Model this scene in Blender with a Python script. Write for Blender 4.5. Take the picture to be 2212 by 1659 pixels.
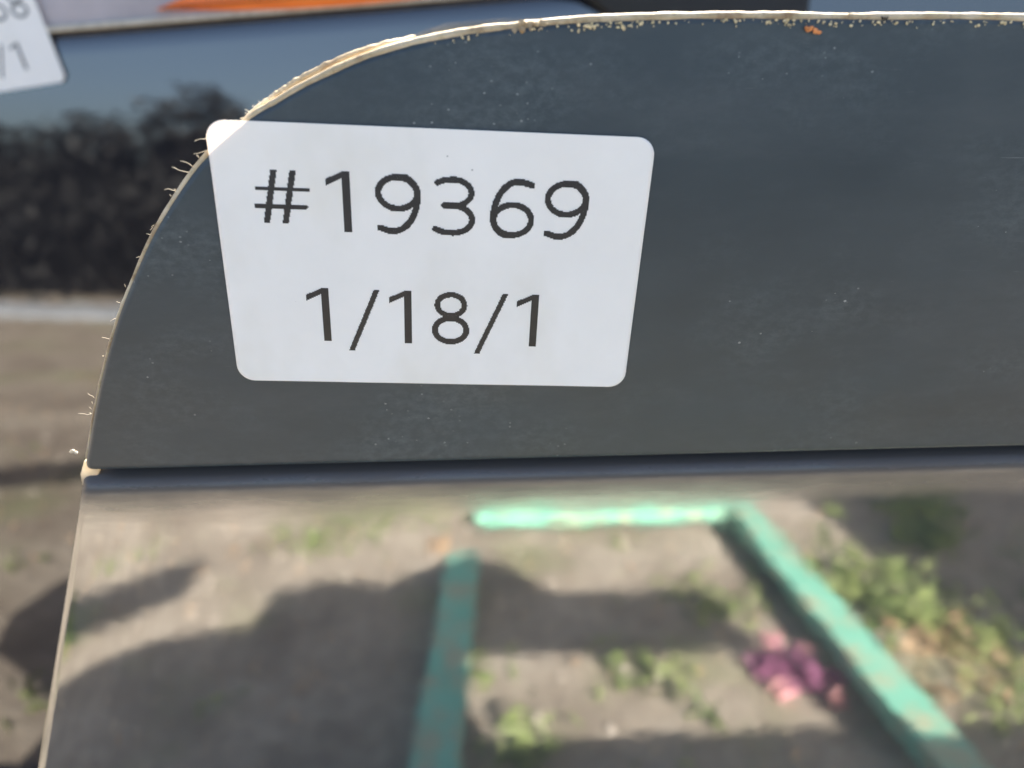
import bpy, bmesh, math, random
import numpy as np
from mathutils import Matrix, Vector, noise as mnoise

# ---------------------------------------------------------------- set-up
for o in list(bpy.data.objects):
    bpy.data.objects.remove(o, do_unlink=True)
scene = bpy.context.scene
COL = scene.collection
R = math.radians
rnd = random.Random(7)

# The panels lean back by TAU; panel coordinates: u right, v up the face, n out of the face.
TAU = R(15.6)
SEAM_Z = 0.80            # height of the seam of the front panel above the ground
V0 = -0.0913             # v of the seam
ct, st = math.cos(TAU), math.sin(TAU)
def PW(u, v, n):         # panel coordinates -> world
    w = v - V0
    return Vector((u, w * st - n * ct, SEAM_Z + w * ct + n * st))
PROT = Matrix(((1, 0, 0), (0, st, -ct), (0, ct, st)))      # columns: U, V, N in world

# ---------------------------------------------------------------- camera
cam_d = bpy.data.cameras.new('camera')
cam = bpy.data.objects.new('camera', cam_d)
COL.objects.link(cam)
cam_d.sensor_fit = 'HORIZONTAL'
cam_d.sensor_width = 36.0
cam_d.lens = 36.0 * 1613.0 / 2212.0
right = PROT @ Vector((0.9985, 0.0047, 0.0549))
down = PROT @ Vector((-0.0209, -0.8900, 0.4555))
fwd = PROT @ Vector((0.0510, -0.4559, -0.8886))
fwd.normalize()
down = (down - fwd * down.dot(fwd)).normalized()
right = down.cross(fwd).normalized()
cm = Matrix.Identity(4)
for i in range(3):
    cm[i][0] = right[i]; cm[i][1] = -down[i]; cm[i][2] = -fwd[i]
cm.translation = PW(0.05735, 0.02303, 0.17480)
cam.matrix_world = cm
cam_d.clip_start = 0.01
cam_d.clip_end = 500
cam_d.dof.use_dof = True
cam_d.dof.focus_distance = 0.186
cam_d.dof.aperture_fstop = 7.0
scene.camera = cam

# ---------------------------------------------------------------- light
SUN = Vector((0.5, 1.75, 1.0)).normalized()      # direction towards the sun
elev = math.asin(SUN.z)
azim = math.atan2(SUN.x, SUN.y)
world = bpy.data.worlds.new('World')
scene.world = world
world.use_nodes = True
wn = world.node_tree
wn.nodes.clear()
wo = wn.nodes.new('ShaderNodeOutputWorld')
wb = wn.nodes.new('ShaderNodeBackground')
sk = wn.nodes.new('ShaderNodeTexSky')
sk.sky_type = 'NISHITA'
sk.sun_disc = False
sk.sun_elevation = elev
sk.sun_rotation = azim
sk.dust_density = 5.0
sk.ozone_density = 0.6
wb.inputs['Strength'].default_value = 0.054
wn.links.new(sk.outputs[0], wb.inputs[0])
wn.links.new(wb.outputs[0], wo.inputs[0])
sd = bpy.data.lights.new('sun', 'SUN')
sd.energy = 5.0
sd.angle = R(0.5)
sd.color = (1.0, 0.93, 0.82)
so = bpy.data.objects.new('sun', sd)
COL.objects.link(so)
so.rotation_euler = SUN.to_track_quat('Z', 'Y').to_euler()
scene.view_settings.view_transform = 'Standard'
scene.view_settings.look = 'None'
scene.view_settings.exposure = 3.05
scene.view_settings.gamma = 1.0

# ---------------------------------------------------------------- helpers
def new_mat(name):
    m = bpy.data.materials.new(name)
    m.use_nodes = True
    nt = m.node_tree
    b = nt.nodes['Principled BSDF']
    return m, nt, b
def node(nt, t, **kw):
    n = nt.nodes.new(t)
    for k, v in kw.items():
        if k in n.inputs: n.inputs[k].default_value = v
        else: setattr(n, k, v)
    return n
def coords(nt, scale=(1, 1, 1), kind='Object'):
    tc = node(nt, 'ShaderNodeTexCoord')
    mp = node(nt, 'ShaderNodeMapping')
    mp.inputs['Scale'].default_value = scale
    nt.links.new(tc.outputs[kind], mp.inputs[0])
    return mp.outputs[0]
def noise(nt, vec, scale, detail=4, rough=0.55, out='Fac'):
    n = node(nt, 'ShaderNodeTexNoise')
    n.inputs['Scale'].default_value = scale
    n.inputs['Detail'].default_value = detail
    n.inputs['Roughness'].default_value = rough
    nt.links.new(vec, n.inputs['Vector'])
    return n.outputs[out]
def ramp(nt, fac, stops):
    r = node(nt, 'ShaderNodeValToRGB')
    e = r.color_ramp.elements
    while len(e) < len(stops): e.new(0.5)
    for i, (p, c) in enumerate(stops):
        e[i].position = p
        e[i].color = (c[0], c[1], c[2], 1) if hasattr(c, '__len__') else (c, c, c, 1)
    nt.links.new(fac, r.inputs[0])
    return r.outputs[0]
def mixc(nt, fac, a, b, mode='MIX'):
    m = node(nt, 'ShaderNodeMix', data_type='RGBA', blend_type=mode)
    for sock, val in ((m.inputs[0], fac), (m.inputs[6], a), (m.inputs[7], b)):
        if hasattr(val, 'links'): nt.links.new(val, sock)
        elif isinstance(val, (int, float)): sock.default_value = val
        else: sock.default_value = (*val, 1)
    return m.outputs[2]
def math_n(nt, op, a, b=None):
    m = node(nt, 'ShaderNodeMath', operation=op)
    for i, val in enumerate((a, b)):
        if val is None: continue
        if hasattr(val, 'links'): nt.links.new(val, m.inputs[i])
        else: m.inputs[i].default_value = val
    return m.outputs[0]
def bump(nt, h, strength, dist, bsdf, inp='Normal'):
    b = node(nt, 'ShaderNodeBump')
    b.inputs['Strength'].default_value = strength
    b.inputs['Distance'].default_value = dist
    nt.links.new(h, b.inputs['Height'])
    nt.links.new(b.outputs[0], bsdf.inputs[inp])
    return b

def obj(name, verts, faces, mat, parent=None, smooth=True, kind=None, mats=None, fm=None):
    me = bpy.data.meshes.new(name)
    me.from_pydata([tuple(v) for v in verts], [], faces)
    for m in (mats or [mat]): me.materials.append(m)
    if fm is not None: me.polygons.foreach_set('material_index', fm)
    me.polygons.foreach_set('use_smooth', [smooth] * len(me.polygons))
    me.update()
    o = bpy.data.objects.new(name, me)
    COL.objects.link(o)
    if parent is not None: o.parent = parent
    if kind: o['kind'] = kind
    return o
def tag(o, label, cat, group=None):
    o['label'] = label; o['category'] = cat
    if group: o['group'] = group
def empty(name, loc, rot=None):
    o = bpy.data.objects.new(name, None)
    o.empty_display_size = 0.05
    m = (rot or Matrix.Identity(3)).to_4x4()
    m.translation = loc
    o.matrix_world = m
    COL.objects.link(o)
    return o

def smooth_path(pts, per=8):
    """Catmull-Rom through 2D points."""
    P = [np.array(p, float) for p in pts]
    P = [2 * P[0] - P[1]] + P + [2 * P[-1] - P[-2]]
    out = []
    for i in range(1, len(P) - 2):
        p0, p1, p2, p3 = P[i - 1:i + 3]
        for k in range(per):
            t = k / per
            out.append(0.5 * (2 * p1 + (p2 - p0) * t + (2 * p0 - 5 * p1 + 4 * p2 - p3) * t * t + (3 * p1 - p0 - 3 * p2 + p3) * t ** 3))
    out.append(P[-2])
    return np.array(out)
def round_corner(a, c, b, r, seg=6):
    """Points of a fillet of radius-ish r at corner c between a and b."""
    a, b, c = (np.array(x, float) for x in (a, b, c))
    p = c + (a - c) / np.linalg.norm(a - c) * r
    q = c + (b - c) / np.linalg.norm(b - c) * r
    return [(1 - t) ** 2 * p + 2 * t * (1 - t) * c + t * t * q for t in np.linspace(0, 1, seg)]
def inset(loop, d):
    """Offset a clockwise or anticlockwise closed loop inwards by d."""
    L = np.array(loop)
    area = 0.5 * np.sum(L[:, 0] * np.roll(L[:, 1], -1) - np.roll(L[:, 0], -1) * L[:, 1])
    e = np.roll(L, -1, 0) - L
    e /= np.linalg.norm(e, axis=1)[:, None] + 1e-12
    nrm = np.stack([-e[:, 1], e[:, 0]], 1) * (1 if area > 0 else -1)
    vn = nrm + np.roll(nrm, 1, 0)
    vn /= (np.linalg.norm(vn, axis=1)[:, None] + 1e-9)
    cs = np.clip((vn * nrm).sum(1), 0.5, 1)[:, None]
    return L + vn / cs * d
def plate_data(loop, n_front, thick, r, seg=5, bow=None):
    """Solid plate with a rounded front edge; loop in (u, v). bow(u,v)->extra n of the face."""
    L = np.array(loop)
    area = 0.5 * np.sum(L[:, 0] * np.roll(L[:, 1], -1) - np.roll(L[:, 0], -1) * L[:, 1])
    if area < 0: L = L[::-1]
    rings = []
    for k in range(seg + 1):                       # from the face outwards
        a = k / seg * math.pi / 2
        ring = inset(L, r * (1 - math.sin(a)))
        rings.append([(p[0], p[1], n_front - r * (1 - math.cos(a))) for p in ring])
    rings.append([(p[0], p[1], n_front - thick) for p in L])
    N = len(L)
    verts = [p for rg in rings for p in rg]
    faces = [list(range(N))]
    for k in range(len(rings) - 1):
        for i in range(N):
            j = (i + 1) % N
            faces.append((k * N + i, (k + 1) * N + i, (k + 1) * N + j, k * N + j))
    faces.append(list(range((len(rings) - 1) * N, len(rings) * N))[::-1])
    return verts, faces
def box(x0, x1, y0, y1, z0, z1, b=0.0):
    bm = bmesh.new()
    bmesh.ops.create_cube(bm, size=1)
    for v in bm.verts:
        v.co = ((x0 + x1) / 2 + v.co.x * (x1 - x0), (y0 + y1) / 2 + v.co.y * (y1 - y0), (z0 + z1) / 2 + v.co.z * (z1 - z0))
    if b: bmesh.ops.bevel(bm, geom=bm.edges[:], offset=b, segments=2, affect='EDGES')
    bm.verts.index_update()
    vs = [v.co.copy() for v in bm.verts]; fs = [[v.index for v in f.verts] for f in bm.faces]
    bm.free()
    return vs, fs
def tube(path, radii, seg=8, squash=1.0):
    """Sweep round section along 3D path (list of Vector)."""
    verts, faces = [], []
    n = len(path)
    up = Vector((0, 0, 1))
    for i, p in enumerate(path):
        t = (path[min(i + 1, n - 1)] - path[max(i - 1, 0)]).normalized()
        a = up - t * up.dot(t)
        if a.length < 1e-4: a = Vector((1, 0, 0)) - t * t.x
        a.normalize(); b = t.cross(a)
        r = radii[i] if hasattr(radii, '__len__') else radii
        for k in range(seg):
            w = 2 * math.pi * k / seg
            verts.append(p + a * math.cos(w) * r * squash + b * math.sin(w) * r)
    for i in range(n - 1):
        for k in range(seg):
            m = (k + 1) % seg
            faces.append((i * seg + k, i * seg + m, (i + 1) * seg + m, (i + 1) * seg + k))
    faces.append(tuple(range(seg))[::-1]); faces.append(tuple(range((n - 1) * seg, n * seg)))
    return verts, faces
def join(parts):
    V, F = [], []
    for v, f in parts:
        b = len(V)
        V += list(v); F += [[i + b for i in q] for q in f]
    return V, F
def crumb(c, s, seed):
    """A lumpy grain."""
    q = random.Random(seed)
    bm = bmesh.new()
    bmesh.ops.create_icosphere(bm, subdivisions=1, radius=1)
    sc = Vector((q.uniform(.7, 1.4), q.uniform(.6, 1.1), q.uniform(.5, .9)))
    rot = Matrix.Rotation(q.uniform(0, 6.28), 3, Vector((q.random(), q.random(), q.random() + .1)).normalized())
    vs = []
    for v in bm.verts:
        d = v.co * q.uniform(.75, 1.2)
        vs.append(Vector(c) + (rot @ Vector((d.x * sc.x, d.y * sc.y, d.z * sc.z))) * s)
    bm.verts.index_update()
    fs = [[v.index for v in f.verts] for f in bm.faces]
    bm.free()
    return vs, fs

# ---------------------------------------------------------------- materials
def mat_satin():
    m, nt, b = new_mat('satin_grey_plastic')
    v = coords(nt)
    vs = coords(nt, (1, 2.4, 1))
    big = noise(nt, vs, 14, 5, .6)
    fine = noise(nt, coords(nt, (1, 1.5, 1)), 300, 7, .72)
    col = ramp(nt, big, [(.30, (.019, .030, .037)), (.72, (.035, .049, .057))])
    film = ramp(nt, fine, [(.42, 0), (.75, .6)])
    mask = ramp(nt, noise(nt, coords(nt, (1, 1.6, 1)), 17, 4, .6), [(.46, 0), (.66, 1)])
    col = mixc(nt, math_n(nt, 'MULTIPLY', film, mask), col, (.10, .125, .13))
    # dust flecks of several sizes
    for sc, thr, keep, tint, amt in ((520, .16, .74, (.30, .32, .31), .55), (230, .085, .86, (.42, .43, .40), .8), (95, .04, .9, (.4, .34, .26), .7)):
        vo = node(nt, 'ShaderNodeTexVoronoi')
        vo.inputs['Scale'].default_value = sc
        vo.inputs['Randomness'].default_value = 1
        nt.links.new(coords(nt, (1, 1.25, .2)), vo.inputs['Vector'])
        dot = math_n(nt, 'LESS_THAN', vo.outputs['Distance'], thr)
        sep = node(nt, 'ShaderNodeSeparateColor')
        nt.links.new(vo.outputs['Color'], sep.inputs[0])
        pick = math_n(nt, 'GREATER_THAN', math_n(nt, 'MULTIPLY', sep.outputs[0], math_n(nt, 'ADD', mask, .35)), keep)
        f = math_n(nt, 'MULTIPLY', math_n(nt, 'MULTIPLY', dot, pick), math_n(nt, 'MULTIPLY', sep.outputs[1], amt))
        col = mixc(nt, f, col, tint)
    scr = ramp(nt, noise(nt, coords(nt, (1, 26, 1)), 34, 5, .7), [(.655, 0), (.70, 1)])
    brk = ramp(nt, noise(nt, v, 45, 3, .6), [(.52, 0), (.62, .55)])
    col = mixc(nt, math_n(nt, 'MULTIPLY', scr, brk), col, (.15, .165, .17))
    wipe = ramp(nt, noise(nt, coords(nt, (.55, 1.6, 1)), 22, 6, .72), [(.50, 0), (.72, .30)])
    col = mixc(nt, wipe, col, (.075, .085, .09))
    # dark pits
    vo = node(nt, 'ShaderNodeTexVoronoi'); vo.inputs['Scale'].default_value = 70
    nt.links.new(coords(nt, (1, 1, .2)), vo.inputs['Vector'])
    sep = node(nt, 'ShaderNodeSeparateColor'); nt.links.new(vo.outputs['Color'], sep.inputs[0])
    pit = math_n(nt, 'MULTIPLY', math_n(nt, 'LESS_THAN', vo.outputs['Distance'], .035), math_n(nt, 'GREATER_THAN', sep.outputs[0], .8))
    col = mixc(nt, pit, col, (.006, .006, .007))
    nt.links.new(col, b.inputs['Base Color'])
    rr = ramp(nt, big, [(.3, .34), (.75, .46)])
    nt.links.new(rr, b.inputs['Roughness'])
    b.inputs['IOR'].default_value = 1.55
    bump(nt, fine, .12, .0003, b)
    return m
def mat_glass(name, refl, rough, base, wav, dust, dust_fade=None):
    """Dark, mirror-like tinted pane: strong reflection over a dark body."""
    m, nt, b = new_mat(name)
    v = coords(nt)
    streak = noise(nt, coords(nt, (1, 3, 1)), 60, 6, .6)
    film = ramp(nt, streak, [(.35, base), (.8, tuple(x + dust for x in base))])
    nt.links.new(film, b.inputs['Base Color'])
    b.inputs['Roughness'].default_value = .5
    b.inputs['Specular IOR Level'].default_value = .08
    g = node(nt, 'ShaderNodeBsdfGlossy')
    g.inputs['Color'].default_value = (.96, .98, 1.0, 1)
    g.inputs['Roughness'].default_value = rough
    h = noise(nt, v, wav[0], 2, .5)
    bp = node(nt, 'ShaderNodeBump'); bp.inputs['Strength'].default_value = wav[1]; bp.inputs['Distance'].default_value = .001
    nt.links.new(h, bp.inputs['Height']); nt.links.new(bp.outputs[0], g.inputs['Normal'])
    fr = node(nt, 'ShaderNodeFresnel'); fr.inputs['IOR'].default_value = 1.5
    fac = math_n(nt, 'MAXIMUM', fr.outputs[0], refl)
    if dust_fade:                                   # dust film between two heights, with the reflection's fade at the seam painted in
        sx = node(nt, 'ShaderNodeSeparateXYZ'); nt.links.new(v, sx.inputs[0])
        wob = math_n(nt, 'MULTIPLY', math_n(nt, 'SUBTRACT', noise(nt, coords(nt, (.4, 2, 1)), 90, 6, .7), .5), .010)
        mr = node(nt, 'ShaderNodeMapRange', interpolation_type='SMOOTHSTEP')
        mr.inputs['From Min'].default_value = dust_fade[0]; mr.inputs['From Max'].default_value = dust_fade[1]
        nt.links.new(math_n(nt, 'ADD', sx.outputs['Y'], wob), mr.inputs['Value'])
        dz = mr.outputs[0]
        film = mixc(nt, dz, film, (.092, .080, .074))
        nt.links.new(film, b.inputs['Base Color'])
        nt.links.new(math_n(nt, 'ADD', math_n(nt, 'MULTIPLY', dz, .25), rough), g.inputs['Roughness'])
        fac = math_n(nt, 'MULTIPLY', fac, math_n(nt, 'SUBTRACT', 1.0, math_n(nt, 'MULTIPLY', dz, .93)))
    mx = node(nt, 'ShaderNodeMixShader')
    nt.links.new(fac, mx.inputs[0]); nt.links.new(b.outputs[0], mx.inputs[1]); nt.links.new(g.outputs[0], mx.inputs[2])
    nt.links.new(mx.outputs[0], nt.nodes['Material Output'].inputs['Surface'])
    return m
def mat_edge():
    m, nt, b = new_mat('pale_weathered_edge')
    v = coords(nt)
    n1 = noise(nt, v, 90, 6, .7); n2 = noise(nt, v, 700, 4, .7)
    col = ramp(nt, n1, [(.32, (.26, .16, .08)), (.46, (.46, .36, .22)), (.62, (.60, .50, .35))])
    col = mixc(nt, ramp(nt, n2, [(.28, .55), (.42, 0)]), col, (.22, .16, .10))
    nt.links.new(col, b.inputs['Base Color'])
    b.inputs['Roughness'].default_value = .7
    bump(nt, n2, .7, .0004, b)
    return m
def mat_sticker():
    m, nt, b = new_mat('white_label_paper')
    v = coords(nt)
    n1 = noise(nt, v, 45, 5, .6)
    col = ramp(nt, n1, [(.35, (.92, .885, .835)), (.7, (.96, .925, .875))])
    sm = ramp(nt, noise(nt, coords(nt, (1, .6, 1)), 28, 4, .6), [(.52, 0), (.70, .45)])
    col = mixc(nt, sm, col, (.80, .75, .64))
    vo = node(nt, 'ShaderNodeTexVoronoi'); vo.inputs['Scale'].default_value = 160
    nt.links.new(v, vo.inputs['Vector'])
    sep = node(nt, 'ShaderNodeSeparateColor'); nt.links.new(vo.outputs['Color'], sep.inputs[0])
    dot = math_n(nt, 'MULTIPLY', math_n(nt, 'LESS_THAN', vo.outputs['Distance'], .035), math_n(nt, 'GREATER_THAN', sep.outputs[0], .82))
    col = mixc(nt, math_n(nt, 'MULTIPLY', dot, .6), col, (.15, .13, .12))
    nt.links.new(col, b.inputs['Base Color'])
    b.inputs['Roughness'].default_value = .32
    b.inputs['Specular IOR Level'].default_value = .45
    bump(nt, noise(nt, v, 70, 3, .5), .05, .001, b)
    tr = node(nt, 'ShaderNodeBsdfTranslucent'); tr.inputs['Color'].default_value = (.95, .70, .52, 1)
    mx = node(nt, 'ShaderNodeMixShader'); mx.inputs[0].default_value = .10
    nt.links.new(b.outputs[0], mx.inputs[1]); nt.links.new(tr.outputs[0], mx.inputs[2])
    nt.links.new(mx.outputs[0], nt.nodes['Material Output'].inputs['Surface'])
    return m
def mat_adhesive():
    m, nt, b = new_mat('clear_adhesive')
    t = node(nt, 'ShaderNodeBsdfTransparent')
    nt.links.new(t.outputs[0], nt.nodes['Material Output'].inputs['Surface'])
    return m
def mat_plain(name, col, rough=.6, nscale=40, var=.25, spec=.5, bmp=0, metallic=0):
    m, nt, b = new_mat(name)
    n = noise(nt, coords(nt), nscale, 5, .6)
    c = ramp(nt, n, [(.3, tuple(x * (1 - var) for x in col)), (.7, tuple(min(1, x * (1 + var)) for x in col))])
    nt.links.new(c, b.inputs['Base Color'])
    b.inputs['Roughness'].default_value = rough
    b.inputs['Specular IOR Level'].default_value = spec
    b.inputs['Metallic'].default_value = metallic
    if bmp: bump(nt, n, bmp, .001, b)
    return m
def mat_leaf(name, c1, c2, scale=8, tr=.35):
    m, nt, b = new_mat(name)
    n = noise(nt, coords(nt), scale, 3, .6)
    c = ramp(nt, n, [(.3, c1), (.7, c2)])
    nt.links.new(c, b.inputs['Base Color'])
    b.inputs['Roughness'].default_value = .6
    t = node(nt, 'ShaderNodeBsdfTranslucent'); nt.links.new(c, t.inputs['Color'])
    mx = node(nt, 'ShaderNodeMixShader'); mx.inputs[0].default_value = tr
    nt.links.new(b.outputs[0], mx.inputs[1]); nt.links.new(t.outputs[0], mx.inputs[2])
    nt.links.new(mx.outputs[0], nt.nodes['Material Output'].inputs['Surface'])
    return m
def mat_soil():
    m, nt, b = new_mat('dry_soil')
    v = coords(nt)
    a = noise(nt, v, 3.2, 6, .62); f = noise(nt, v, 26, 6, .7)
    col = ramp(nt, a, [(.30, (.16, .125, .095)), (.50, (.28, .235, .185)), (.70, (.38, .33, .27))])
    col = mixc(nt, ramp(nt, f, [(.35, .55), (.6, 0)]), col, (.13, .10, .075))
    g = ramp(nt, noise(nt, v, 2.3, 4, .6), [(.54, 0), (.68, .55)])
    col = mixc(nt, g, col, (.17, .19, .075))
    nt.links.new(col, b.inputs['Base Color'])
    b.inputs['Roughness'].default_value = .95
    bump(nt, f, .6, .02, b)
    return m
def mat_green():
    m, nt, b = new_mat('chipped_green_paint')
    v = coords(nt)
    n = noise(nt, v, 9, 5, .6)
    chip = ramp(nt, noise(nt, v, 14, 6, .7), [(.49, 0), (.58, .8)])
    col = ramp(nt, n, [(.3, (.13, .37, .27)), (.7, (.21, .46, .35))])
    col = mixc(nt, chip, col, (.36, .33, .22))
    nt.links.new(col, b.inputs['Base Color'])
    b.inputs['Roughness'].default_value = .5
    return m

M = dict(
    satin=mat_satin(),
    glass=mat_glass('dark_tinted_glass', .285, .045, (.011, .023, .029), (55, .05), .012, (.3310, .3500)),
    glass2=mat_glass('dark_blue_tinted_glass', .135, .03, (.0035, .0048, .010), (30, .05), .004),
    edge=mat_edge(),
    sticker=mat_sticker(),
    adhesive=mat_adhesive(),
    ink=mat_plain('black_print', (.020, .017, .016), .38, 300, .3),
    ink2=mat_plain('grey_print', (.16, .16, .16), .5, 300, .2),
    rust=mat_plain('rusty_grain', (.62, .24, .08), .8, 900, .5),
    grit=mat_plain('yellowish_grit', (.60, .50, .30), .8, 900, .5),
    dirt=mat_plain('dark_dirt', (.05, .045, .035), .9, 900, .6),
    scrap=mat_leaf('cream_flange', (.62, .52, .38), (.8, .72, .58), 200, .5),
    lint=mat_plain('pale_lint', (.6, .53, .42), .8, 500, .2),
    black=mat_plain('black_rubber', (.010, .010, .011), .55, 60, .3),
    lip=mat_plain('cream_lip', (.52, .47, .38), .5, 200, .2),
    silver=mat_plain('silver_grey_paint', (.44, .38, .38), .3, 12, .2, .5),
    orange=mat_plain('orange_patch', (1.0, .20, .025), .25, 30, .15),
    body=mat_plain('dark_caster_paint', (.02, .022, .028), .3, 20, .2),
    green=mat_green(),
    rack=mat_plain('rack_steel', (.10, .09, .08), .6, 30, .4),
    soil=mat_soil(),
    path=mat_plain('pale_concrete', (.27, .29, .32), .9, 3, .2),
    leaf=mat_leaf('weed_leaf', (.12, .17, .055), (.25, .29, .105)),
    dry=mat_leaf('dry_leaf', (.34, .22, .12), (.55, .40, .27), 20),
    purple=mat_leaf('purple_petal', (.20, .07, .14), (.34, .13, .24), 30),
    pink=mat_leaf('pink_petal', (.62, .26, .34), (.75, .45, .42), 30),
    wood=mat_leaf('tree_foliage', (.001, .0016, .003), (.0034, .0028, .0026), .6, .1),
    pebble=mat_plain('pebble', (.33, .29, .25), .9, 6, .35),
)

# ---------------------------------------------------------------- structure: ground, path, far trees
gv, gf = [], []
NX = 60
xs = np.concatenate([np.linspace(-60, -3, 10), np.linspace(-2.6, 2.6, NX), np.linspace(3, 60, 10)])
ys = np.concatenate([np.linspace(-80, -4.2, 10), np.linspace(-4, 1.2, NX), np.linspace(1.6, 60, 8)])
for y in ys:
    for x in xs:
        near = max(0, 1 - max(abs(x) / 3, abs(y + 1.4) / 3))
        z = (mnoise.noise(Vector((x * 3, y * 3, 0))) * .010 + mnoise.noise(Vector((x * 11, y * 11, 3))) * .005) * near
        gv.append((x, y, z))
nx = len(xs)
for j in range(len(ys) - 1):
    for i in range(nx - 1):
        a = j * nx + i
        gf.append((a, a + 1, a + nx + 1, a + nx))
o = obj('ground', gv, gf, M['soil'], kind='structure')
o['label'] = 'dry tan soil with weeds seen reflected in the dark panes'
v, f = box(-40, 40, -6.2, -5.3, .004, .05, .01)
o = obj('path', v, f, M['path'], kind='structure', smooth=False)
o['label'] = 'pale strip of path reflected in the rear pane'

def leaf_cloud(n, pos, size, q):
    """n small folded leaves; pos() -> centre."""
    V, F = [], []
    for _ in range(n):
        c = Vector(pos()); s = size * q.uniform(.5, 1.3)
        d = Vector((q.gauss(0, 1), q.gauss(0, 1), q.gauss(0, .6) + .3)).normalized()
        e = d.cross(Vector((q.gauss(0, 1), q.gauss(0, 1), q.gauss(0, 1)))).normalized()
        k = d.cross(e) * .25
        b = len(V)
        V += [c - d * s, c + e * s * .38 + k * s, c + d * s, c - e * s * .38 + k * s]
        F += [(b, b + 1, b + 2), (b, b + 2, b + 3)]
    return V, F
q = random.Random(3)
def tree_pos():
    x = q.uniform(-26, 16)
    top = 1.95 + .22 * math.sin(x * 1.7) + .16 * math.sin(x * 4.3 + 1) + .12 * math.sin(x * 9.1)
    return (x, -7.6 + q.gauss(0, .4), top * q.random() ** .75)
v, f = leaf_cloud(70000, tree_pos, .08, q)
core_x = np.linspace(-26, 16, 300)
cv = []
for x in core_x:
    top = 1.95 + .22 * math.sin(x * 1.7) + .16 * math.sin(x * 4.3 + 1) + .12 * math.sin(x * 9.1)
    cv += [Vector((x, -7.8, 0)), Vector((x, -7.4 + .25 * math.sin(x * 7), top * .45)), Vector((x, -7.8, top * .82))]
cf = [(i * 3 + k, i * 3 + 3 + k, i * 3 + 4 + k, i * 3 + 1 + k) for i in range(299) for k in range(2)]
v, f = join([(v, f), (cv, cf)])
o = obj('far_wood', v, f, M['wood'], smooth=False, kind='stuff')
o['label'] = 'dark wood reflected below the sky in the rear pane'

# ---------------------------------------------------------------- front panel
FRONT = [(178.7, 20.4), (156.6, 20.7), (125.9, 21.1), (105.8, 21.0), (86.0, 20.4), (72.3, 19.4), (56.6, 17.7), (42.8, 15.0),
         (31.9, 11.6), (21.7, 7.2), (15.3, 3.9), (8.9, .5), (-.8, -6.7), (-7.9, -13.8), (-16.9, -24.9), (-24.1, -36.0),
         (-30.3, -46.6), (-37.0, -60.3), (-42.2, -72.3), (-46.0, -82.0), (-48.0, -87.0)]
front_path = smooth_path([(a / 1000, b / 1000) for a, b in FRONT], 6)
UC = .140
def mirror(P): return np.stack([2 * UC - P[:, 0], P[:, 1]], 1)
BASE = (UC, -.444)
def LP(u, v, n=0.0): return Vector((u - BASE[0], v - BASE[1], n))
pan = empty('car_bodywork', PW(BASE[0], BASE[1], 0), PROT)
tag(pan, 'dark grey car body panel with pale worn rounded edge and the #19369 sticker', 'car panel')

# upper trim: plate whose outline follows the rounded corner
left = np.array([p for p in front_path if p[0] < UC])
corner = round_corner(left[-1], (-.0492, -.0912), (.0, -.0912), .0038, 7)
half = list(left) + corner
loop = half + [np.array((2 * UC - p[0], p[1])) for p in half[::-1]]
loop = np.array([p for i, p in enumerate(loop) if i == 0 or np.linalg.norm(p - loop[i - 1]) > 2e-5])
body_loop = inset(loop, .0007)
v, f = plate_data(body_loop, 0, .020, .0014, 5)
o = obj('upper_trim', [LP(*p) for p in v], f, M['satin'], pan)
o.data.polygons[0].use_smooth = False
upper = o
# pale worn edge strip, thick along the top and thin down the side
def strip(path, rad, nz, seed, name, mat, parent):
    pts, rr = [], []
    n = len(path)
    for i, p in enumerate(path):
        w = mnoise.noise(Vector((p[0] * 120, p[1] * 120, seed)))
        w2 = mnoise.noise(Vector((p[0] * 420, p[1] * 420, seed + 5)))
        r = rad(i / (n - 1)) * (1 + .14 * w + .16 * w2)
        pts.append(LP(p[0], p[1], nz + .00015 * w)); rr.append(r)
    vv, ff = tube(pts, rr, 10)
    return obj(name, vv, ff, mat, parent)
lp0 = np.vstack([[(UC + .0005, .0209)], left[1:]])
dense = smooth_path(lp0[::2] if len(lp0) % 2 else np.vstack([lp0[::2], lp0[-1:]]), 7)
def rad(t):
    if t < .30: return .00092
    if t < .58: return .00092 - (t - .30) / .28 * .00022
    return max(.00026, .00070 - (t - .58) / .42 * .00052)
en = inset(np.vstack([dense, [(.05, -.15), (UC, -.15)]]), .0006)[:len(dense)]
en[0] = (UC, .0203)
edge = strip(en, rad, -.0012, 1.0, 'edge_strip', M['edge'], upper)
edge['label'] = 'pale weathered edge along the rounded corner'
rpath = mirror(dense)
rn = inset(np.vstack([rpath, [(.23, -.15), (UC, -.15)]]), .0006)[:len(dense)]
rn[0] = (UC - .0002, .0203)
strip(rn, rad, -.0012, 4.0, 'edge_strip', M['edge'], upper)
# peeling flake outside the strip on the curve
seg = [p for p in dense if .006 < p[0] < .047]
fl, fi, nseg = [], [], len(seg)
for i, p in enumerate(seg):
    t = i / (nseg - 1)
    tan = (seg[min(i + 1, nseg - 1)] - seg[max(i - 1, 0)]); tan /= np.linalg.norm(tan)
    nr = np.array((tan[1], -tan[0]))
    w = .00155 * math.sin(math.pi * min(1, t * .9 + .1)) ** .7 * (1 + .25 * mnoise.noise(Vector((t * 30, 0, 0))))
    a = p + nr * .00018 * -1; b = p + nr * w * (-1 if nr[1] < 0 else 1)
    a = p + (b - p) * .12
    for (x, n_) in ((a, -.0030), (b, -.0040), (b, -.0046), (a, -.0046)):
        fl.append(LP(x[0], x[1], n_))
for i in range(nseg - 1):
    for k in range(4):
        m_ = (k + 1) % 4
        fi.append((i * 4 + k, i * 4 + m_, (i + 1) * 4 + m_, (i + 1) * 4 + k))
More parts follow.
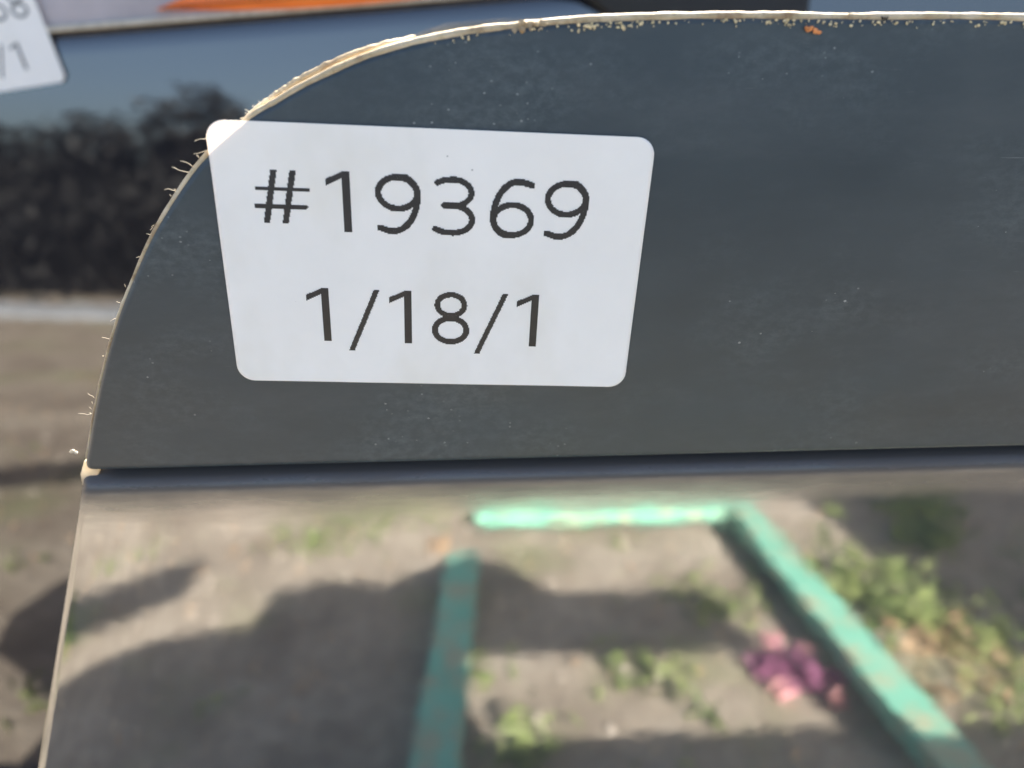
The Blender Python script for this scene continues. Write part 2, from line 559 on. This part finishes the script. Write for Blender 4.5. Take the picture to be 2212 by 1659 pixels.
fi += [(0, 1, 2, 3), tuple(range((nseg - 1) * 4, nseg * 4))[::-1]]
o = obj('peeling_flake', fl, fi, M['edge'], upper)
# cream scrap at the lower corner and chip on the top edge
sc = [(-.0480, -.0895), (-.0466, -.0915), (-.0478, -.0958), (-.0505, -.0972), (-.0528, -.0990), (-.0524, -.0945), (-.0505, -.0905)]
v, f = plate_data(sc, -.0045, .002, .0005, 2)
obj('edge_scrap', [LP(*p) for p in v], f, M['scrap'], upper)
q = random.Random(5)
parts = []
for k in range(16):
    u_ = .0712 + q.uniform(-.0036, .0036)
    parts.append(crumb(LP(u_, .0187 + q.uniform(-.0012, .0006) + (u_ - .0712) * .08, -.0004 + q.uniform(-.0006, .0006)), q.uniform(.0003, .0009), 100 + k))
v, f = join(parts)
obj('edge_chip', v, f, M['edge'], upper, smooth=False)
# grit stuck under the top edge, lint fibres down the side
parts = []
for k in range(230):
    u_ = q.uniform(.082, .30) if q.random() < .9 else q.uniform(.05, .09)
    if q.random() < .35: u_ = q.choice((.086, .093, .118, .131, .15, .175)) + q.gauss(0, .004)
    idx = np.argmin([abs(p[0] - min(u_, 2 * UC - u_)) for p in dense])
    parts.append(crumb(LP(u_, dense[idx][1] - .0013 - abs(q.gauss(0, .0006)), .0003), q.uniform(.0001, .00042), k))
v, f = join(parts)
o = obj('grit', v, f, M['grit'], upper, smooth=False, kind='stuff')
v, f = join([crumb(LP(.1472, .0203, .0002), .0006, 41), crumb(LP(.1479, .0202, .0002), .0005, 42)])
obj('pit', v, f, M['dirt'], upper, smooth=False)
parts = [crumb(LP(.1312 + dx, .0181 + dy, .0007), s, 70 + i) for i, (dx, dy, s) in enumerate(((0, 0, .0009), (.0013, -.0004, .0008), (.0022, -.0007, .0006), (-.0009, .0002, .0005)))]
v, f = join(parts)
o = obj('rust_crumb', v, f, M['rust'], upper, smooth=False)
parts = []
def fibre(u, v_, ang, ln, curl, seed):
    q2 = random.Random(seed)
    pts = []; a = ang; x, y, z = u, v_, -.0016
    for k in range(7):
        pts.append(LP(x, y, z)); a += curl * .35 + q2.uniform(-.3, .3)
        x += math.cos(a) * ln / 6; y += math.sin(a) * ln / 6; z += q2.uniform(-.0002, .0002)
    return tube(pts, [.00004] * 6 + [.000018], 4)
fib = [(-.0010, -.0045, 2.9, .0030, .15), (-.0012, -.0070, 3.6, .0034, -.1), (-.0050, -.0105, 2.2, .0030, .2), (-.0060, -.0118, 3.15, .0040, 0),
       (-.0100, -.0160, 2.9, .0028, .3), (-.0305, -.0470, 3.0, .0015, .3), (-.0330, -.0525, 2.6, .0020, .2), (-.0410, -.0690, 2.3, .0020, .4),
       (-.0428, -.0735, 3.7, .0035, -.2), (-.0175, -.0260, 3.3, .0012, 0), (-.0210, -.0315, 2.8, .0014, .2)]
for i, a in enumerate(fib): parts.append(fibre(*a, i))
for i in range(14):
    p = dense[int(q.uniform(.35, .98) * (len(dense) - 1))]
    parts.append(fibre(p[0] - .0003, p[1], q.uniform(1.6, 3.6), q.uniform(.0004, .0012), q.uniform(-.4, .4), 50 + i))
for i in range(14):
    t = i / 13
    parts.append(fibre(.0088 + .0062 * t, .0006 + .0034 * t, q.uniform(1.6, 2.8), q.uniform(.0006, .0016), q.uniform(-.3, .3), 90 + i))
v, f = join(parts)
obj('lint', v, f, M['lint'], upper, kind='stuff')
v, f = join([crumb(LP(-.0494, -.0850, -.001), .0006, 1), crumb(LP(-.0503, -.0846, -.001), .0006, 2)])
obj('lint_flake', v, f, M['lint'], upper, smooth=False)

# lower pane: face with a top that rolls back under the trim and a rounded left edge
def pane_mesh():
    V, F = [], []
    prof = [(-.0912, -.0300), (-.0917, -.0215), (-.0922, -.0155), (-.0927, -.0115), (-.0932, -.0088), (-.0938, -.0066), (-.0944, -.0051), (-.0951, -.0040), (-.0958, -.0032),
            (-.0966, -.0027), (-.0974, -.0024), (-.0983, -.0022), (-.0993, -.00206), (-.1003, -.0020), (-.1014, -.0020), (-.1060, -.0020), (-.1100, -.0020), (-.1230, -.0020), (-.150, -.0020), (-.200, -.0020), (-.260, -.0020), (-.400, -.0020), (-.439, -.0022),
            (-.443, -.0035), (-.444, -.006), (-.444, -.013)]
    def ul(v): return -.0523 + (v + .0974) * (.0422 / .1120) if v < -.0974 else -.0523 + (v + .0974) * .15
    r = .0030
    off = [(0, -.011)] + [(r * (1 - math.cos(a)), -r * (1 - math.sin(a))) for a in np.linspace(0, math.pi / 2, 7)]
    cols = len(off) * 2 + 11
    for (v_, n_) in prof:
        a = ul(v_); b = .288
        row = [(a + d, n_ + e) for d, e in off]
        row += [(a + r + (b - a - 2 * r) * k / 12, n_) for k in range(1, 12)]
        row += [(b - d, n_ + e) for d, e in off[::-1]]
        V += [LP(x, v_, n) for x, n in row]
    for j in range(len(prof) - 1):
        for i in range(cols - 1):
            a = j * cols + i
            F.append((a, a + cols, a + cols + 1, a + 1))
    return V, F
v, f = pane_mesh()
pane = obj('lower_pane', v, f, M['glass'], pan)
pane['label'] = 'glossy dark lower pane mirroring the ground'
v, f = box(-.045, 2 * UC + .045, -.100, -.088, -.044, -.034)
obj('backing', [LP(*p) for p in v], f, M['black'], pan, smooth=False)
v, f = box(-.03, 2 * UC + .03, -.430, -.100, -.026, -.018)
obj('backing_plate', [LP(*p) for p in v], f, M['black'], pan, smooth=False)
parts = []
for k in range(60):
    u_ = -.046 + abs(q.gauss(0, .012))
    parts.append(crumb(LP(u_, -.0938 + q.uniform(-.0018, .0014) * (1 if u_ < -.030 else .5), -.0080 + q.uniform(-.001, .001)), q.uniform(.0004, .0011), 300 + k))
v, f = join(parts)
obj('dirt', v, f, M['dirt'], pan, smooth=False, kind='stuff')

# ---------------------------------------------------------------- stickers
def seg_d(P, a, b):
    a = np.array(a); b = np.array(b); d = b - a
    t = np.clip(((P - a) @ d) / (d @ d), 0, 1)
    return np.linalg.norm(P - a - t[..., None] * d, axis=-1)
def arc(c, rx, ry, a0, a1, n=22):
    return [(c[0] + rx * math.cos(R(a)), c[1] + ry * math.sin(R(a))) for a in np.linspace(a0, a1, n)]
# glyphs: strokes (polyline, width, butt end) in millimetres, x right, y down, cap height 14, left edge at 0
def glyph(ch):
    if ch == '1': return [([(0.2, 2.7), (4.75, .45)], 1.35), ([(4.95, -.9), (4.95, 14.7)], 1.70)], (0, 5.85)
    if ch == '/': return [([(-.4, 17.2), (7.2, -1.2)], 1.30)], (0, 6.9)
    if ch == '#': return [([(4.75, -.9), (1.75, 13.1)], 1.4), ([(9.0, -.9), (6.0, 13.1)], 1.4), ([(.5, 4.2), (12.0, 4.2)], .95), ([(-.3, 8.2), (11.2, 8.2)], .95)], (0, 12)
    nine = [(arc((5.2, 4.35), 4.45, 3.6, 0, 360, 44), 1.45), (arc((4.6, 4.6), 5.15, 4.4, -75, 0, 14) + arc((4.2, 4.6), 5.55, 8.65, 0, 88, 22) + [(3.0, 13.2), (1.0, 12.6)], 1.5)]
    if ch == '9': return nine, (0, 10.6)
    if ch == '6': return [([(10.6 - x, 14 - y) for x, y in s], w) for s, w in nine], (0, 10.6)
    if ch == '3': return [([(.6, 1.55), (2.2, .9)] + arc((4.2, 3.75), 4.25, 3.0, -90, 90, 24) + [(2.2, 6.8)], 1.35), ([(2.2, 6.8)] + arc((4.2, 10.0), 4.55, 3.2, -90, 90, 24) + [(2.0, 13.1), (.1, 12.4)], 1.45)], (0, 9.5)
    if ch == '8': return [(arc((4.75, 3.45), 3.35, 2.75, 0, 360, 40), 1.4), (arc((4.75, 10.15), 3.95, 3.15, 0, 360, 44), 1.5)], (0, 9.5)
PX = .26
def raster(ch):
    st_, _ = glyph(ch)
    x0, x1 = -2.0, 15.0
    lo, hi = (0, 14) if ch in '1#36908' else (-.1, 16.1)
    if ch == '#': lo, hi = -.05, 12.1
    X = np.arange(x0, x1, PX) + PX / 2; Y = np.arange(lo, hi, PX) + PX / 2
    P = np.stack(np.meshgrid(X, Y), -1)
    on = np.zeros(P.shape[:2], bool)
    for pl, w in st_:
        for a, b in zip(pl[:-1], pl[1:]):
            if np.hypot(a[0] - b[0], a[1] - b[1]) < 1e-6: continue
            on |= seg_d(P, a, b) < w / 2
    if ch == '1': on &= ~((P[..., 0] < .3))
    if ch == '#': on &= (P[..., 0] > -.4) & (P[..., 0] < 12.4)
    quads = []
    for j in range(on.shape[0]):
        i = 0
        while i < on.shape[1]:
            if on[j, i]:
                k = i
                while k < on.shape[1] and on[j, k]: k += 1
                quads.append((X[i] - PX / 2, X[k - 1] + PX / 2, Y[j] - PX / 2, Y[j] + PX / 2)); i = k
            else: i += 1
    return quads
SW, SH = 100.0, 63.7
def sticker(name, parent, base, tl, ang, nface, text, ink, lift, curl=0.0):
    """tl = (u, v) of the top left corner, ang = rotation of the label, text = [(char, x, y top)] in mm."""
    e = np.array((math.cos(ang), math.sin(ang))) / 1000; d = np.array((math.sin(ang), -math.cos(ang))) / 1000
    def at(x, y, n): 
        p = np.array(tl) + e * x + d * y
        return Vector((p[0] - base[0], p[1] - base[1], n))
    r = 4.2
    def lift_at(x, y):
        d = max(0.0, 1 - (x + y) / 17.0) if curl else 0.0
        w = mnoise.noise(Vector((x * .045, y * .06, 2.0))) * .00010 + mnoise.noise(Vector((x * .16, y * .16, 7.0))) * .00003
        return .00012 + w + curl * d * d
    rowy = [r * (1 - math.cos(k / 7 * math.pi / 2)) for k in range(8)]
    rowy = rowy + list(np.linspace(r, SH - r, 16)[1:-1]) + [SH - y for y in rowy[::-1]]
    colt = [0, .01, .025, .045] + list(np.linspace(.07, .93, 22)) + [.955, .975, .99, 1]
    nr, nq = len(rowy), len(colt)
    V, F, FM = [], [], []
    for side in (1, 0):
        for y in rowy:
            e_ = r - math.sqrt(max(0, r * r - (r - y) ** 2)) if y < r else (r - math.sqrt(max(0, r * r - (y - SH + r) ** 2)) if y > SH - r else 0)
            for t in colt:
                x = e_ + (SW - 2 * e_) * t
                V.append(at(x, y, nface + lift_at(x, y) - (0 if side else .00010)))
    B = nr * nq
    for a in range(nr - 1):
        for b in range(nq - 1):
            k = a * nq + b
            F.append((k, k + nq, k + nq + 1, k + 1)); FM.append(0)
            F.append((B + k, B + k + 1, B + k + nq + 1, B + k + nq)); FM.append(1)
    rim = [b for b in range(nq)] + [a * nq + nq - 1 for a in range(1, nr)] + [(nr - 1) * nq + b for b in range(nq - 2, -1, -1)] + [a * nq for a in range(nr - 2, 0, -1)]
    for k in range(len(rim)):
        a, b = rim[k], rim[(k + 1) % len(rim)]
        F.append((a, b, B + b, B + a)); FM.append(0)
    s = obj(name, V, F, None, parent, smooth=True, mats=[M['sticker'], M['adhesive']], fm=FM)
    for ch, gx, gy in text:
        V, F = [], []
        for (a, b, c, dd) in raster(ch):
            k = len(V)
            V += [at(x, y, nface + lift_at(x, y) + lift) for x, y in ((gx + a, gy + dd), (gx + b, gy + dd), (gx + b, gy + c), (gx + a, gy + c))]
            F.append((k, k + 1, k + 2, k + 3))
        obj('printed_character', V, F, M[ink], s, smooth=False)
    return s
TEXT = [('#', 9.2, 10.35), ('1', 24.85, 10.05), ('9', 36.2, 10.2), ('3', 49.95, 10.25), ('6', 62.75, 10.3), ('9', 75.5, 10.3),
        ('1', 18.4, 38.1), ('/', 29.1, 38.35), ('1', 38.45, 38.25), ('8', 49.2, 38.3), ('/', 60.65, 38.5), ('1', 69.95, 38.4)]
# u,v of the label: its top edge falls slightly to the right of the seam direction
s1 = sticker('sticker', pan, BASE, (0, 0), R(-2.5), .0004, TEXT, 'ink', .00006, .0007)
s1['label'] = 'white sticker printed #19369 and 1/18/1'

# ---------------------------------------------------------------- rear panel with its own sticker
ROLL = R(4.4)
NB = -.300
RB = (-.02, -.62)
rot2 = PROT @ Matrix.Rotation(ROLL, 3, 'Z')
rear = empty('car_bodywork', PW(RB[0], RB[1], NB), rot2)
tag(rear, 'dark car panel behind, with cream lip, orange patch and cut-off white sticker', 'car panel')
def to_rear(u, v):        # plane coordinates -> rear panel local
    x, y = u - RB[0], v - RB[1]
    c, s = math.cos(-ROLL), math.sin(-ROLL)
    return (x * c - y * s, x * s + y * c)
ly = to_rear(-.2033, .0034)[1] + .002        # height of the lip line
UL, UR = -.46, .475
# glass: slightly bowed sheet
V, F = [], []
rows = [(ly - .0012, -.004), (ly - .004, -.0015), (ly - .008, -.0003), (ly - .014, 0)] + [(ly - .014 - (ly - .014) * k / 14, 0) for k in range(1, 15)]
colsu = np.linspace(UL, UR, 24)
for (y_, n_) in rows:
    zz = PW(0, RB[1] + y_, NB).z
    fl = float(np.interp(zz, [.20, .31, .38, .48, .60, .66], [-.40, -.50, -.60, -.60, -.48, -.46]))  # unseen left flare, shaped to shade the ground in front
    for x in colsu:
        x = fl + (x - UL) / (UR - UL) * (UR - fl)
        V.append(Vector((x, y_, n_ - .05 * (x - .0) ** 2)))
nc = len(colsu)
for j in range(len(rows) - 1):
    for i in range(nc - 1):
        a = j * nc + i
        F.append((a, a + nc, a + nc + 1, a + 1))
g2 = obj('rear_pane', V, F, M['glass2'], rear)
# lip and upper trim
def lip_pt(x, y, n): return Vector((x, y, n - .05 * x * x))
V, F = [], []
prof = [(ly - .0012, -.003), (ly - .0010, .0012), (ly + .0004, .0018), (ly + .0020, .0012), (ly + .0024, -.003)]
for (y_, n_) in prof:
    V += [lip_pt(x, y_, n_) for x in colsu]
F = [(j * nc + i, j * nc + i + 1, (j + 1) * nc + i + 1, (j + 1) * nc + i) for j in range(4) for i in range(nc - 1)]
obj('lip', V, F, M['lip'], rear)
V, F = [], []
prof = [(ly + .0022, -.0010), (ly + .010, -.0005), (ly + .035, -.002), (ly + .080, -.006), (ly + .140, -.012), (ly + .182, -.022), (ly + .192, -.040)]
for (y_, n_) in prof:
    for x in colsu:
        k = max(0, (0 - x) / .455)            # round left corner, out of view, shaped for its shadow on the ground
        yy = ly + .0022 + (y_ - ly - .0022) * math.sqrt(max(0, 1 - min(1, k) ** 1.7))
        V.append(lip_pt(x, yy, n_))
F = [(j * nc + i, j * nc + i + 1, (j + 1) * nc + i + 1, (j + 1) * nc + i) for j in range(6) for i in range(nc - 1)]
obj('upper_trim', V, F, M['silver'], rear)
v, f = box(UL + .04, UR - .02, .12, ly + .07, -.045, -.030)  # black plate added behind the rear panel to block sun leaks
obj('backing_plate', v, f, M['black'], rear, smooth=False)
# raised orange patch set into the trim
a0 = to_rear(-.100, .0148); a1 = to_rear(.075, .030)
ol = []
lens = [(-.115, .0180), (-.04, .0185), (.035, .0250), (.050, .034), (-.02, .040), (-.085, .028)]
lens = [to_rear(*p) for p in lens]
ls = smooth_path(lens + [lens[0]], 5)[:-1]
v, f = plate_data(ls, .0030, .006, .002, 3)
obj('orange_patch', v, f, M['orange'], rear)
# black block on top of the trim towards the right
bx0, by0 = to_rear(.150, .002); bx1, by1 = to_rear(.249, .06)
v, f = plate_data([(bx0 - .05, by1), (bx0 - .02, by0 + .022), (bx0 + .03, by0 - .02), (bx1 - .004, by0 - .03), (bx1, by0 - .024), (bx1, by1), ], .012, .022, .003, 3)
obj('black_cap', v, f, M['black'], rear)
# its sticker
S2TL = np.array((-.172, -.0188)) + np.array((math.cos(R(8.5)), math.sin(R(8.5)))) * -.1 + np.array((-math.sin(R(8.5)), math.cos(R(8.5)))) * .0637
tl2 = to_rear(*S2TL)
s2 = sticker('sticker', rear, (0, 0), tl2, R(8.5) - ROLL, .0012, [('6', 72.2, 15.2), ('8', 85.0, 15.2), ('/', 65.5, 40.5), ('1', 75.8, 40.5)], 'ink2', .0001)
s2['label'] = 'second white sticker, cut off by the corner of the picture'

# ---------------------------------------------------------------- rack that carries the panels
rack = empty('steel_rack', (0, .2, 0))
tag(rack, 'steel rack under and behind the leaning panels', 'rack')
def rp(name, *b):
    v, f = box(*b, .004)
    obj(name, [Vector(p) - Vector((0, .2, 0)) for p in v], f, M['rack'], rack, smooth=False)
zb = PW(UC, -.444, 0).z
rp('rail', -.12, 2.6, -.14, -.04, zb - .10, zb - .003)
zr = PW(RB[0], RB[1], NB).z
rp('rail', -.5, 2.6, .08, .24, zr - .10, zr - .05)
for x in (-.08, 2.5):
    rp('post', x - .03, x + .03, -.12, -.06, 0, zb - .10)
    rp('post', x - .33, x - .27, .13, .19, 0, zr - .10)
rp('post', -1.0, -.94, .40, .46, 0, .95)
v, f = plate_data([(-.98, .90), (-.11, 1.095), (-.06, 1.225), (-.98, 1.02)], 0, .03, .004, 2)  # bar added out of view to throw a slanted shadow stripe
obj('shadow_brace', [Vector((p[0], .20 - p[2], p[1])) for p in v], f, M['rack'], rack, smooth=False)

def shadow_caster(name, pts, y, label, cat):
    """Dark upright plate added out of view to cast shadow on the ground; pts are (x, z)."""
    zmin = min(p[1] for p in pts); xm = sum(p[0] for p in pts) / len(pts)
    e = empty(name, (xm, y, zmin))
    tag(e, label, cat)
    lp = [(p[0] - xm, p[1] - zmin) for p in pts]
    L = []
    for i in range(len(lp)):
        L += round_corner(lp[i - 1], lp[i], lp[(i + 1) % len(lp)], .03, 5)
    v, f = plate_data(L, 0, .02, .006, 3)
    obj('skin', [Vector((p[0], -p[2], p[1])) for p in v], f, M['body'], e)
    return e
low_caster = shadow_caster('low_shadow_plate', [(.36, .89), (1.09, .875), (1.10, 1.03), (.75, 1.03), (.69, 1.12), (.58, 1.15), (.48, 1.12), (.36, 1.07)], .33, 'unseen narrow dark plate on two struts, added for its shadow', 'low_caster')  # added caster, outlined to throw the shadow stripe and its lobe
for x in (.42, 1.07):
    v, f = box(x - .01, x + .01, .335, .345, zb - .1, .90)
    obj('strut', [Vector(p) - low_caster.location for p in v], f, M['rack'], low_caster, smooth=False)
shadow_caster('tall_shadow_plate', [(1.54, zb - .1), (1.57, .9), (1.62, 1.05), (1.77, 1.28), (1.80, 1.46), (3.0, 1.5), (3.0, zb - .1)], .34, 'unseen tall dark plate far to the right, added for its shadow', 'tall_caster')  # added caster, outlined to darken the ground on the right

# ---------------------------------------------------------------- green frame on the ground in front
fr = empty('green_frame', (.40, -1.30, 0), Matrix.Rotation(R(2.7), 3, 'Z'))
tag(fr, 'chipped green steel frame on the ground, mirrored in the glossy pane', 'frame')
ZT = .08
def fp(name, *b):
    v, f = box(*b, .003)
    obj(name, v, f, M['green'], fr, smooth=False)
fp('long_rail', -.429, -.351, -.22, .80, ZT - .04, ZT)
fp('long_rail', .358, .436, -.575, .80, ZT - .04, ZT)
fp('cross_rail', -.370, .3575, -.57, -.50, ZT - .041, ZT - .001)
fp('cross_rail', -.3505, .3575, .72, .79, ZT - .041, ZT - .001)
for x, y in ((-.39, -.10), (-.39, .70), (.397, .70), (.397, -.50)):
    fp('foot', x - .02, x + .02, y - .02, y + .02, 0, ZT - .04)

# ---------------------------------------------------------------- ground cover seen in the reflections
q = random.Random(11)
def clump(cx, cy, rad_, h):
    return lambda: (cx + q.gauss(0, rad_), -cy + q.gauss(0, rad_), .005 + abs(q.gauss(0, h)))
parts = []
for (x, y, r_, h, n, s) in ((.95, 1.42, .07, .05, 150, .03), (1.02, 1.28, .05, .04, 110, .028), (1.10, 1.15, .05, .03, 60, .025), (1.42, 1.90, .05, .06, 90, .035), (1.30, 1.66, .05, .05, 90, .03),
                            (.13, .90, .025, .04, 45, .022), (.46, .95, .012, .03, 10, .022), (.36, 1.12, .05, .02, 40, .02), (.42, 1.06, .03, .02, 25, .02), (1.12, 1.0, .05, .02, 50, .02),
                            (-.30, 1.95, .10, .02, 90, .02), (-.15, 2.1, .12, .02, 90, .02), (-.42, 1.78, .07, .02, 50, .02), (.2, 2.05, .1, .02, 50, .02), (.55, 1.45, .06, .015, 40, .018),
                            (.62, 1.32, .05, .02, 40, .02), (.06, 1.12, .03, .03, 25, .018), (-1.02, 1.28, .03, .05, 40, .04), (1.0, .95, .04, .02, 40, .02), (-.63, .22, .012, .03, 14, .02)):
    parts.append(leaf_cloud(n, clump(x, y, r_, h), s, q))
for k in range(60):
    parts.append(leaf_cloud(10, clump(q.uniform(-2.2, 2.4), q.uniform(.7, 4.0), .03, .012), .016, q))
v, f = join(parts)
obj('weeds', v, f, M['leaf'], smooth=False, kind='stuff')['label'] = 'scattered low green weeds on the soil'
parts = [leaf_cloud(900, lambda: (q.uniform(-2, 2.2), -q.uniform(.6, 3.5), .008 + q.random() * .01), .013, q),
         leaf_cloud(60, clump(1.05, 1.20, .05, .01), .03, q), leaf_cloud(40, clump(1.02, 1.08, .06, .01), .025, q), leaf_cloud(8, clump(-.06, 1.77, .015, .004), .03, q)]
v, f = join(parts)
obj('leaf_litter', v, f, M['dry'], smooth=False, kind='stuff')['label'] = 'dry tan leaf litter on the soil'
v1, f1 = leaf_cloud(80, clump(.665, 1.09, .027, .010), .042, q)
v2, f2 = join([leaf_cloud(5, clump(x, y, .006, .01), .026, q) for x, y in ((.705, 1.12), (.62, 1.02), (.715, .99), (.68, 1.20))])
vv, ff = join([(v1, f1), (v2, f2)])
obj('fallen_petals', vv, ff, None, smooth=False, mats=[M['purple'], M['pink']], fm=[0] * len(f1) + [1] * len(f2), kind='stuff')['label'] = 'heap of purple and pink petals on the soil'
parts = [crumb((q.uniform(-1.6, 2.0), -q.uniform(.6, 3.0), .004), q.uniform(.003, .012), 900 + k) for k in range(700)]
v, f = join(parts)
obj('pebbles', v, f, M['pebble'], kind='stuff')['label'] = 'small tan pebbles on the soil'
